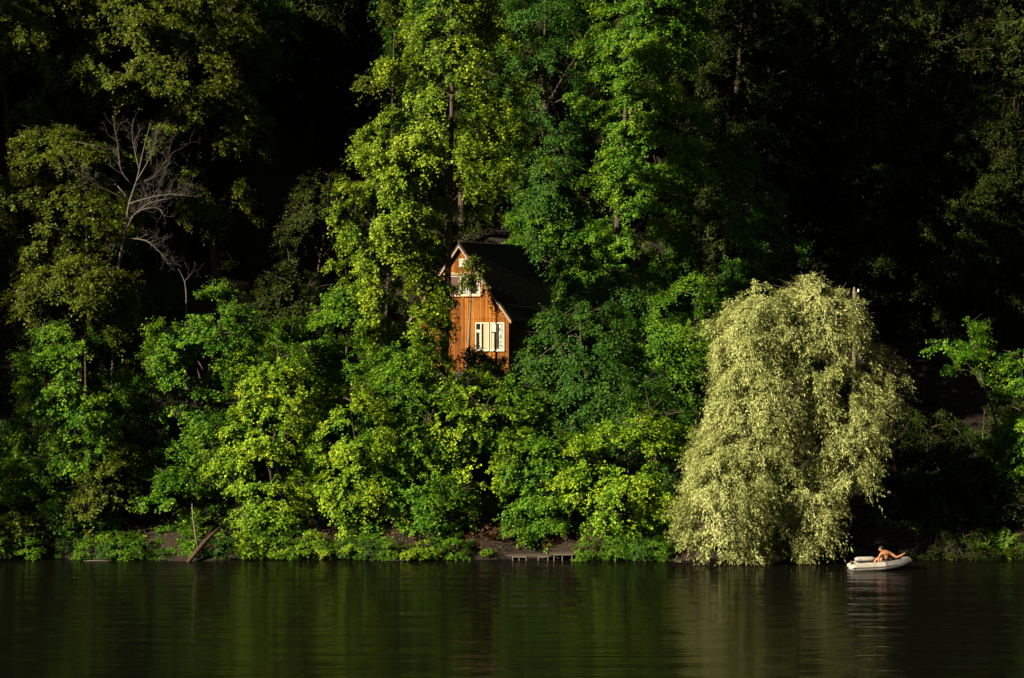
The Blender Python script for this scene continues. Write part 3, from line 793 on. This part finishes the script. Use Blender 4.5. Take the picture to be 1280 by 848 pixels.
A = hc @ Vector((0.9, -0.08, 4.15)); B = Vector((pxx - 0.21, PY - .03, ptop - 0.75))
wr = bpy.data.objects.new('x', None)
pts = []
for k in range(25):
    t = k/24; p = A.lerp(B, t); p.z -= 0.9*4*t*(1-t); pts.append(p - A)
b = MB(); b.tube(pts, [0.006]*25, 4); wo = b.build('power_wire', M['wire']); wo.location = A
tag(wo, 'thin sagging black wire running from the house to the utility pole', 'wire')
bpy.data.objects.remove(wr)

# ------------------------------------------------------------------ dead tree with bare branches
def dead_tree(name, label, pts_px, Y, r0, seed, branches, mat='deadwood', levels=3):
    rng = np.random.RandomState(seed)
    bx = px2x(pts_px[0][0], Y); bz = min(gz(bx, Y), py2z(pts_px[0][1], Y))
    root = empty(name, (bx, Y, bz)); tag(root, label, 'dead tree')
    def W(q): return np.array((px2x(q[0], Y) - bx, (q[2] if len(q) > 2 else 0.0), py2z(q[1], Y) - bz))
    def curve(P, n):
        P = np.array(P); u = np.linspace(0, len(P)-1, n); k = np.minimum(u.astype(int), len(P)-2); f = (u-k)[:, None]
        c = P[k]*(1-f) + P[k+1]*f
        c[1:-1] = (c[:-2] + c[1:-1]*2 + c[2:])/4
        return c
    tr = MB(); P = curve([np.array((0, 0, -0.4))] + [W(q) for q in pts_px[1:]], 18)
    tr.tube(P, np.linspace(r0, r0*0.18, 18), 8)
    tro = tr.build('trunk', M[mat], root, smooth=True)
    def twig(mb, a, d, ln, r, lev):
        n = 6; c = [a]; dd = d.copy()
        for k in range(n):
            dd = dd + rng.normal(size=3)*0.22; dd[2] += 0.05; dd /= np.linalg.norm(dd)
            c.append(c[-1] + dd*ln/n)
        mb.tube(c, np.linspace(r, r*0.35, n+1), 4)
        if lev > 0:
            for k in range(rng.randint(3, 5)):
                i = rng.randint(2, n+1); e = dd + rng.normal(size=3)*0.75; e[2] += 0.15; e /= np.linalg.norm(e)
                twig(mb, c[i], e, ln*rng.uniform(0.4, 0.65), r*0.5, lev-1)
    for br in branches:
        mb = MB(); C = curve([W(q) for q in br], 10)
        mb.tube(C, np.linspace(r0*0.42, r0*0.10, 10), 6)
        for k in range((6 + 2*len(br)) if levels > 2 else 4):
            i = rng.randint(2, 10); d = C[i] - C[i-1]; d = d/np.linalg.norm(d) + rng.normal(size=3)*0.6; d[2] += 0.2; d /= np.linalg.norm(d)
            twig(mb, C[i], d, rng.uniform(0.5, 1.2), r0*0.10, levels - 1)
        mb.build('branch', M[mat], root, smooth=True)
    return root
dead_tree('dead_tree', 'bare grey dead tree with twisted leafless branches beside the yellowish linden',
          [(138, 395), (144, 350), (152, 312), (158, 285), (160, 255), (172, 225), (176, 200), (188, 154)], 131.4, 0.10, 3,
          [[(160, 255), (195, 246, -.5), (222, 244, -1), (238, 247, -1.2)], [(158, 278), (178, 262, -.4), (200, 260, -.8), (208, 270, -1)],
           [(168, 232), (192, 222, .3), (205, 200, .5)], [(164, 230), (152, 215, -.3), (150, 195, -.3), (146, 170, -.2)],
           [(158, 246), (140, 226, .6), (118, 214, 1), (98, 190, 1.3)], [(174, 212), (168, 190, .2), (163, 165, .3)],
           [(156, 285), (142, 305, .2), (138, 320, .3)], [(152, 298), (185, 300, -.6), (205, 318, -.9), (215, 330, -1)],
           [(160, 262), (180, 254, .5), (196, 235, 1), (210, 190, 1.4)], [(170, 228), (186, 205, -.5), (196, 182, -.8), (199, 170, -.9)], [(157, 290), (170, 270, -1), (190, 256, -1.6), (222, 250, -2)], [(159, 250), (130, 236, -.6), (108, 222, -1.1), (92, 204, -1.4)]])
dead_tree('dead_tree', 'single thin pale snag standing in the dark above the green maple', [(234, 385), (233, 368), (231, 352), (223, 336)], 131.0, 0.06, 4, [[(231, 352), (236, 346, .1), (239, 340, .1)]], levels=2)
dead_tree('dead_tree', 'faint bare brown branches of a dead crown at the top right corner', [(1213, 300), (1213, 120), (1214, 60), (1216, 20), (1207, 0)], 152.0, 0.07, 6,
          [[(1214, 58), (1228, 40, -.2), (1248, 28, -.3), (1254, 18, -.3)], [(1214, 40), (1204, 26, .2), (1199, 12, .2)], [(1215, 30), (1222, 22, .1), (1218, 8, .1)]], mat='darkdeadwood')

# leaning log, stems and driftwood
def log(name, label, cat, pts, rad, mat):
    b = MB(); P0 = Vector(pts[0]); b.tube([tuple(Vector(p) - P0) for p in pts], rad, 9)
    o = b.build(name, M[mat], smooth=True); o.location = P0; tag(o, label, cat); return o
def at(px, py, Y): return (px2x(px, Y), Y, py2z(py, Y))
log('leaning_log', 'thick brown log slanting out of the water under the brightest maple', 'log', [at(234, 704, 119.0), at(245, 691, 119.3), at(256, 678, 119.7), at(266, 668, 120.1), at(276, 659, 120.6)], [0.09, 0.14, 0.12, 0.10, 0.07], 'log')
log('bare_stem', 'thin bare stem rising from the foot of the leaning log', 'stem', [at(247, 684, 119.7), at(244, 668, 119.8), at(241, 648, 119.9), at(240, 630, 120.2)], [0.05, 0.035, 0.03, 0.02], 'palebark')
log('driftwood', 'pale waterlogged branch floating at the waterline below the far left maple', 'driftwood', [at(104, 701.6, 119.4), at(118, 701, 119.5), at(132, 701.4, 119.4), at(146, 701.8, 119.5)], [0.015, 0.03, 0.025, 0.012], 'palewood')
log('bare_stem', 'forked pale twig at the waterline left of the leaning log', 'stem', [at(184, 699, 120.4), at(188, 690, 120.4), at(183, 684, 120.3), at(190, 672, 120.4)], [0.03, 0.025, 0.02, 0.01], 'palebark')
log('bare_stem', 'slanting pale twig beside the forked twig at the waterline', 'stem', [at(192, 699, 120.2), at(199, 690, 120.3), at(206, 680, 120.5)], [0.03, 0.025, 0.015], 'palebark')
log('tree_stump', 'dark upright stump at the waterline just left of the willow', 'stump', [at(836, 702, 120.4), at(838, 688, 120.5), at(837, 676, 120.6)], [0.26, 0.17, 0.13], 'bark')

# ------------------------------------------------------------------ low jetty
jY = 119.6
jx = px2x(680, jY)
j = empty('jetty', (jx, jY, 0)); tag(j, 'low weathered plank jetty with pale stakes at the foot of the bank', 'jetty')
def jx_(px): return px2x(px, jY) - jx
b = MB()
for k, (a, c, z, y0) in enumerate(((634, 690, 0.20, 0.0), (688, 717, 0.30, -0.15))):
    for q in range(4):
        b.box(jx_(a) + rnd.uniform(-.1, .1), jx_(c) + rnd.uniform(-.1, .1), y0 + 0.24*q, y0 + 0.24*q + 0.22, z + rnd.uniform(-.012, .012), z + 0.045)
b.build('deck', M['planks'], j)
for px_, zt, yy in ((641, .18, -.02), (649, .17, -.02), (658, .17, -.02), (673, .18, -.02), (685, .18, -.02), (692.5, .28, -.17), (703, .28, -.17), (715, .28, -.17)):
    b = MB(); b.tube([(jx_(px_), yy - .03, -0.9), (jx_(px_), yy - .03, zt + 0.04)], [0.035, 0.032], 6); b.build('stake', M['palewood'], j)
for a, c, z, yy in ((641, 658, .165, -.06), (672, 686, .165, -.06), (691, 716, .285, -.21)):
    b = MB(); b.box(jx_(a), jx_(c), yy - .05, yy - 0.004, z, z + 0.06); b.build('edge_rail', M['palewood'], j)

# ------------------------------------------------------------------ undergrowth and leaf litter along the bank (uncountable)
rng = np.random.RandomState(77)
def clumps(n, x0, x1, d0, d1, size):
    x = rng.uniform(x0, x1, n); d = d0 + (d1 - d0)*rng.uniform(0, 1, n)**1.5
    y = shore(x) + d
    z = ground(x, y)
    return np.stack([x, y, z + size*0.4], -1)
p = clumps(1500, -34, 36, 0.25, 9, 0.3); o = nrm(np.stack([rng.normal(size=len(p))*.5, -0.6 + rng.normal(size=len(p))*.4, np.full(len(p), 0.7)], -1))
keep = (lobes(p, 5) > -0.25) | (p[:, 1] > 125); p, o = p[keep], o[keep]
q = foliage(rng, p, o, rng.uniform(0.25, 0.6, len(p)), 'maple', 0.75, 0.6)
me = leaf_mesh('undergrowth', q, rng, lambda c: np.maximum(ground(c[:, 0], c[:, 1]), 0) + 0.02)
tag(link('undergrowth', me, M['mid']), 'low leafy undergrowth covering the bank under the trees', 'undergrowth', kind='stuff')
n = 26000
x = rng.uniform(-33, 36, n); y = shore(x) + rng.uniform(0.05, 7, n); z = ground(x, y) + rng.uniform(0.0, 0.07, n)
c = np.stack([x, y, z], -1); nn = nrm(rng.normal(size=(n, 3))*0.55 + np.array([0, -.35, 1.0])); dd = nrm(np.cross(nn, rng.normal(size=(n, 3)))); ss = np.cross(nn, dd)
L_ = rng.uniform(0.03, 0.075, n)[:, None]
q = np.stack([c - dd*L_, c - ss*L_*.6, c + dd*L_, c + ss*L_*.6], 1)
tag(link('leaf_litter', leaf_mesh('leaf_litter', q, rng), M['litter']), 'brown fallen leaves strewn over the bare bank', 'leaf litter', kind='stuff')

# fern clump in the lower right corner, dry brush by the willow
def tuft(name, label, cat, px, Y, n, h, spread, leaf, seed, lw=0.22):
    rg = np.random.RandomState(seed)
    bx = px2x(px, Y); bz = gz(bx, Y)
    root = empty(name, (bx, Y, bz)); tag(root, label, cat)
    quads = []; stems = MB()
    for k in range(n):
        a = rg.uniform(0, 6.28); r = spread*math.sqrt(rg.uniform(0, 1))
        st_ = np.array((r*math.cos(a), r*0.6*math.sin(a), 0.0)); st_[2] = gz(bx + st_[0], Y + st_[1]) - bz
        d = np.array((math.cos(a)*0.6 + rg.normal()*.3, math.sin(a)*0.5 - 0.1, 1.0)); d /= np.linalg.norm(d)
        ln = h*rg.uniform(0.6, 1.15)
        u = np.linspace(0, 1, 12); c = st_ + d*(ln*u)[:, None]; c[:, 2] -= 0.45*ln*u**2.2
        stems.tube(c[::3], [0.008]*len(c[::3]), 4, cap=False)
        for i in range(2, 12):
            t = c[i] - c[i-1]; t /= np.linalg.norm(t); sdv = np.cross(t, (0, 0, 1.0)); sdv /= np.linalg.norm(sdv) + 1e-6
            l = 0.26*h*(1.1 - u[i])
            for sg in (-1, 1):
                e = sdv*sg + t*0.5 + rg.normal(size=3)*.15; e[2] -= 0.15; e /= np.linalg.norm(e); b0 = c[i]
                wv_ = t*l*lw
                quads.append((b0, b0 + e*l*.4 - wv_, b0 + e*l, b0 + e*l*.4 + wv_))
    link('foliage', leaf_mesh('foliage', np.array(quads), rg), M[leaf], root)
    stems.build('stem', M[leaf], root)
tuft('fern_plant', 'spreading green fern clump on the bank in the lower right corner', 'fern', 1250, 121.2, 60, 1.5, 1.2, 'fern', 8)
tuft('fern_plant', 'smaller green fern clump hanging over the water near the right edge', 'fern', 1226, 120.9, 26, 0.9, 0.5, 'fern', 9)
tuft('dry_brush', 'dry tan brush heap on the bank at the left foot of the willow', 'brush', 868, 120.9, 46, 0.75, 0.55, 'litter', 10, 0.3)
tuft('dry_brush', 'rusty dry brush on the bare bank left of the jetty', 'brush', 600, 121.6, 40, 0.7, 0.9, 'litter', 12, 0.3)
tuft('dry_brush', 'small patch of tan dry brush above the jetty', 'brush', 690, 121.6, 30, 0.6, 0.5, 'litter', 13, 0.3)

# ------------------------------------------------------------------ inflatable boat
bY = 115.2
bxp = px2x(1098, bY)
ba = R(-4)
bo = empty('inflatable_boat', (bxp, bY, 0.0), ba)
bo.rotation_euler = (0, R(-2.5), ba)
tag(bo, 'pale grey inflatable boat floating beside the willow with a person in it', 'boat')
# tubes: outline in plan, bow towards +x
def hull(side, r=0.21):
    pts, rad = [], []
    for t in np.linspace(0, 1, 16):
        x = -1.45 + 2.9*t
        yy = 0.56 if t < 0.62 else 0.56*math.sqrt(max(0.0, 1 - ((t - 0.62)/0.40)**2))
        z = 0.17 + 0.16*max(0, t - 0.45)**1.5*2.4
        pts.append((x, side*max(yy, 0.02), z)); rad.append(r*(0.35 if t == 0 else 0.8 if t < .07 else 1.0))
    return pts, rad
for side in (-1, 1):
    pts, rad = hull(side)
    b = MB(); b.tube(pts, rad, 14); tb = b.build('tube', M['rubber'], bo, smooth=True)
    k0, k1 = 9, 15
    b = MB(); P = pts[k0:k1+1]; b.tube([(x, y, z) for x, y, z in P], [r*1.012 for r in rad[k0:k1+1]], 14, cap=False); b.build('bow_shadow_panel', M['shadowgreyrubber'], tb, smooth=True)  # grey bow sleeve, its tone including the person's shadow
    b = MB(); b.tube([(x, y + side*0.205, z - 0.02) for x, y, z in pts[1:13]], [0.022]*12, 6); b.build('rub_strake', M['darkrubber'], tb)
    b = MB(); b.box(0.28, 0.40, side*0.56 - 0.05, side*0.56 + 0.05, 0.37, 0.45); b.build('rowlock', M['darkrubber'], tb, bevel=0.015)
b = MB(); b.box(-1.2, 1.0, -0.42, 0.42, 0.03, 0.07); b.build('floor', M['darkrubber'], bo)
b = MB(); b.box(-1.30, -1.25, -0.40, 0.40, 0.04, 0.42); b.build('transom_board', M['planks'], bo, bevel=0.01)
b = MB(); b.box(0.22, 0.52, -0.44, 0.44, 0.32, 0.36); b.build('seat', M['planks'], bo, bevel=0.01)
b = MB(); b.tube([(-1.1, 0.36, 0.40), (-.95, 0.36, .43), (-.3, 0.34, 0.45), (-.1, 0.34, 0.45)], [0.09, 0.12, 0.12, 0.08], 10); rr_ = b.build('pale_roll', M['rubber'], None, smooth=True)  # pale roll lying over the far tube
rr_.parent = None
rr_.matrix_world = Matrix.Translation((bxp, bY, 0)) @ Matrix.Rotation(ba, 4, 'Z')
tag(rr_, 'pale tube-shaped roll lying along the far side inside the inflatable boat', 'mat')

# ------------------------------------------------------------------ person in the boat
def skin_body(name, joints, edges, mat, parent, sub=2):
    me = bpy.data.meshes.new(name)
    me.from_pydata([j[0] for j in joints], edges, [])
    o = bpy.data.objects.new(name, me); COL.objects.link(o)
    md = o.modifiers.new('skin', 'SKIN'); md.use_smooth_shade = True
    ms = o.modifiers.new('sub', 'SUBSURF'); ms.levels = sub; ms.render_levels = sub
    sv = me.skin_vertices[0].data
    for k, j in enumerate(joints):
        r = j[1]; sv[k].radius = r if isinstance(r, tuple) else (r, r)
        sv[k].use_root = (k == 0)
    dg = bpy.context.evaluated_depsgraph_get()
    m2 = bpy.data.meshes.new_from_object(o.evaluated_get(dg))
    bpy.data.objects.remove(o)
    m2.name = name
    m2.materials.clear()
    for p_ in m2.polygons: p_.use_smooth = True
    return link(name, m2, mat, parent)

pm = Matrix.Translation((bxp, bY, 0)) @ Matrix.Rotation(ba, 4, 'Z') @ Matrix.Translation((0.10, 0.0, 0.37))
pr = empty('person', pm.translation, ba)
tag(pr, 'bare-backed person leaning forward in the inflatable boat with one arm stretched out', 'person')
J = []; E = []
pm = Matrix.Translation((bxp, bY, 0)) @ Matrix.Rotation(ba, 4, 'Z') @ Matrix.Translation((0.36, 0.0, 0.33)); pr.location = pm.translation
def jt(p, r, prev=None):
    J.append((p, r)); k = len(J) - 1
    if prev is not None: E.append((prev, k))
    return k
pel = jt((0.02, 0.02, 0.12), (0.21, 0.17))
wa = jt((0.0, 0.01, 0.26), (0.20, 0.16), pel)
ch = jt((-0.02, 0.0, 0.40), (0.235, 0.17), wa)
uc = jt((-0.05, -0.01, 0.49), (0.20, 0.14), ch)
nk = jt((-0.13, -0.02, 0.545), 0.085, uc)
h0 = jt((-0.185, -0.03, 0.575), 0.105, nk)
h1 = jt((-0.235, -0.04, 0.625), 0.13, h0)
h2 = jt((-0.245, -0.03, 0.70), 0.095, h1)
ns = jt((-0.345, -0.07, 0.60), 0.022, h1)
# left arm, propped on the near tube
ls = jt((-0.22, -0.13, 0.42), 0.085, uc); le = jt((-0.36, -0.27, 0.24), 0.064, ls); lw_ = jt((-0.385, -0.42, 0.09), 0.046, le)
lp = jt((-0.39, -0.48, 0.06), (0.055, 0.03), lw_)
for k, dx in enumerate((-0.035, -0.012, 0.012, 0.033)):
    a = jt((-0.39 + dx*1.1, -0.55, 0.045), 0.0125, lp); jt((-0.39 + dx*1.4, -0.585 + 0.01*abs(k-1.4), 0.01), 0.010, a)
a = jt((-0.345, -0.49, 0.055), 0.014, lp); jt((-0.325, -0.525, 0.04), 0.011, a)
# right arm, stretched out and bent up at the elbow
rs = jt((0.20, -0.03, 0.44), 0.088, uc); re = jt((0.50, -0.12, 0.24), 0.064, rs); rw_ = jt((0.74, -0.15, 0.36), 0.044, re)
rp = jt((0.815, -0.165, 0.41), (0.052, 0.030), rw_)
for k, dz in enumerate((-0.03, -0.01, 0.012, 0.032)):
    a = jt((0.875, -0.175, 0.44 + dz), 0.0125, rp); jt((0.902 - 0.008*abs(k-1.5), -0.20, 0.445 + dz*1.1), 0.010, a)
a = jt((0.83, -0.205, 0.43), 0.014, rp); jt((0.86, -0.23, 0.45), 0.011, a)
# legs folded in the boat
for sx in (-1, 1):
    hp = jt((sx*0.10, 0.10, 0.09), 0.12, pel); kn = jt((sx*0.16 - 0.26, 0.30, 0.15), 0.08, hp); an = jt((sx*0.13 - 0.46, 0.24, -0.20), 0.052, kn)
    ft = jt((sx*0.13 - 0.62, 0.25, -0.235), (0.052, 0.032), an)
body = skin_body('body', J, E, M['skin'], pr)
hb = MB()
bm = bmesh.new(); bmesh.ops.create_uvsphere(bm, u_segments=14, v_segments=9, radius=0.122)
for v in bm.verts:
    v.co.z *= 1.05; n_ = math.sin(v.co.x*60)*math.cos(v.co.y*55)*0.004; v.co *= 1 + n_/0.1
bmesh.ops.delete(bm, geom=[v for v in bm.verts if v.co.z < -0.035 and v.co.dot(Vector((-0.9, -0.2, 0))) > 0.0], context='VERTS')
for f in bm.faces: f.smooth = True
hm = bpy.data.meshes.new('hair'); bm.to_mesh(hm); bm.free()
ho = link('hair', hm, M['hair'], pr); ho.location = (-0.225, -0.025, 0.655)
sb = skin_body('shorts', [((0.02, 0.02, 0.09), (0.225, 0.185)), ((0.01, 0.02, 0.17), (0.215, 0.175)), ((-0.16, 0.18, 0.11), 0.13), ((0.03, 0.19, 0.12), 0.13)], [(0, 1), (0, 2), (0, 3)], M['cloth'], pr)
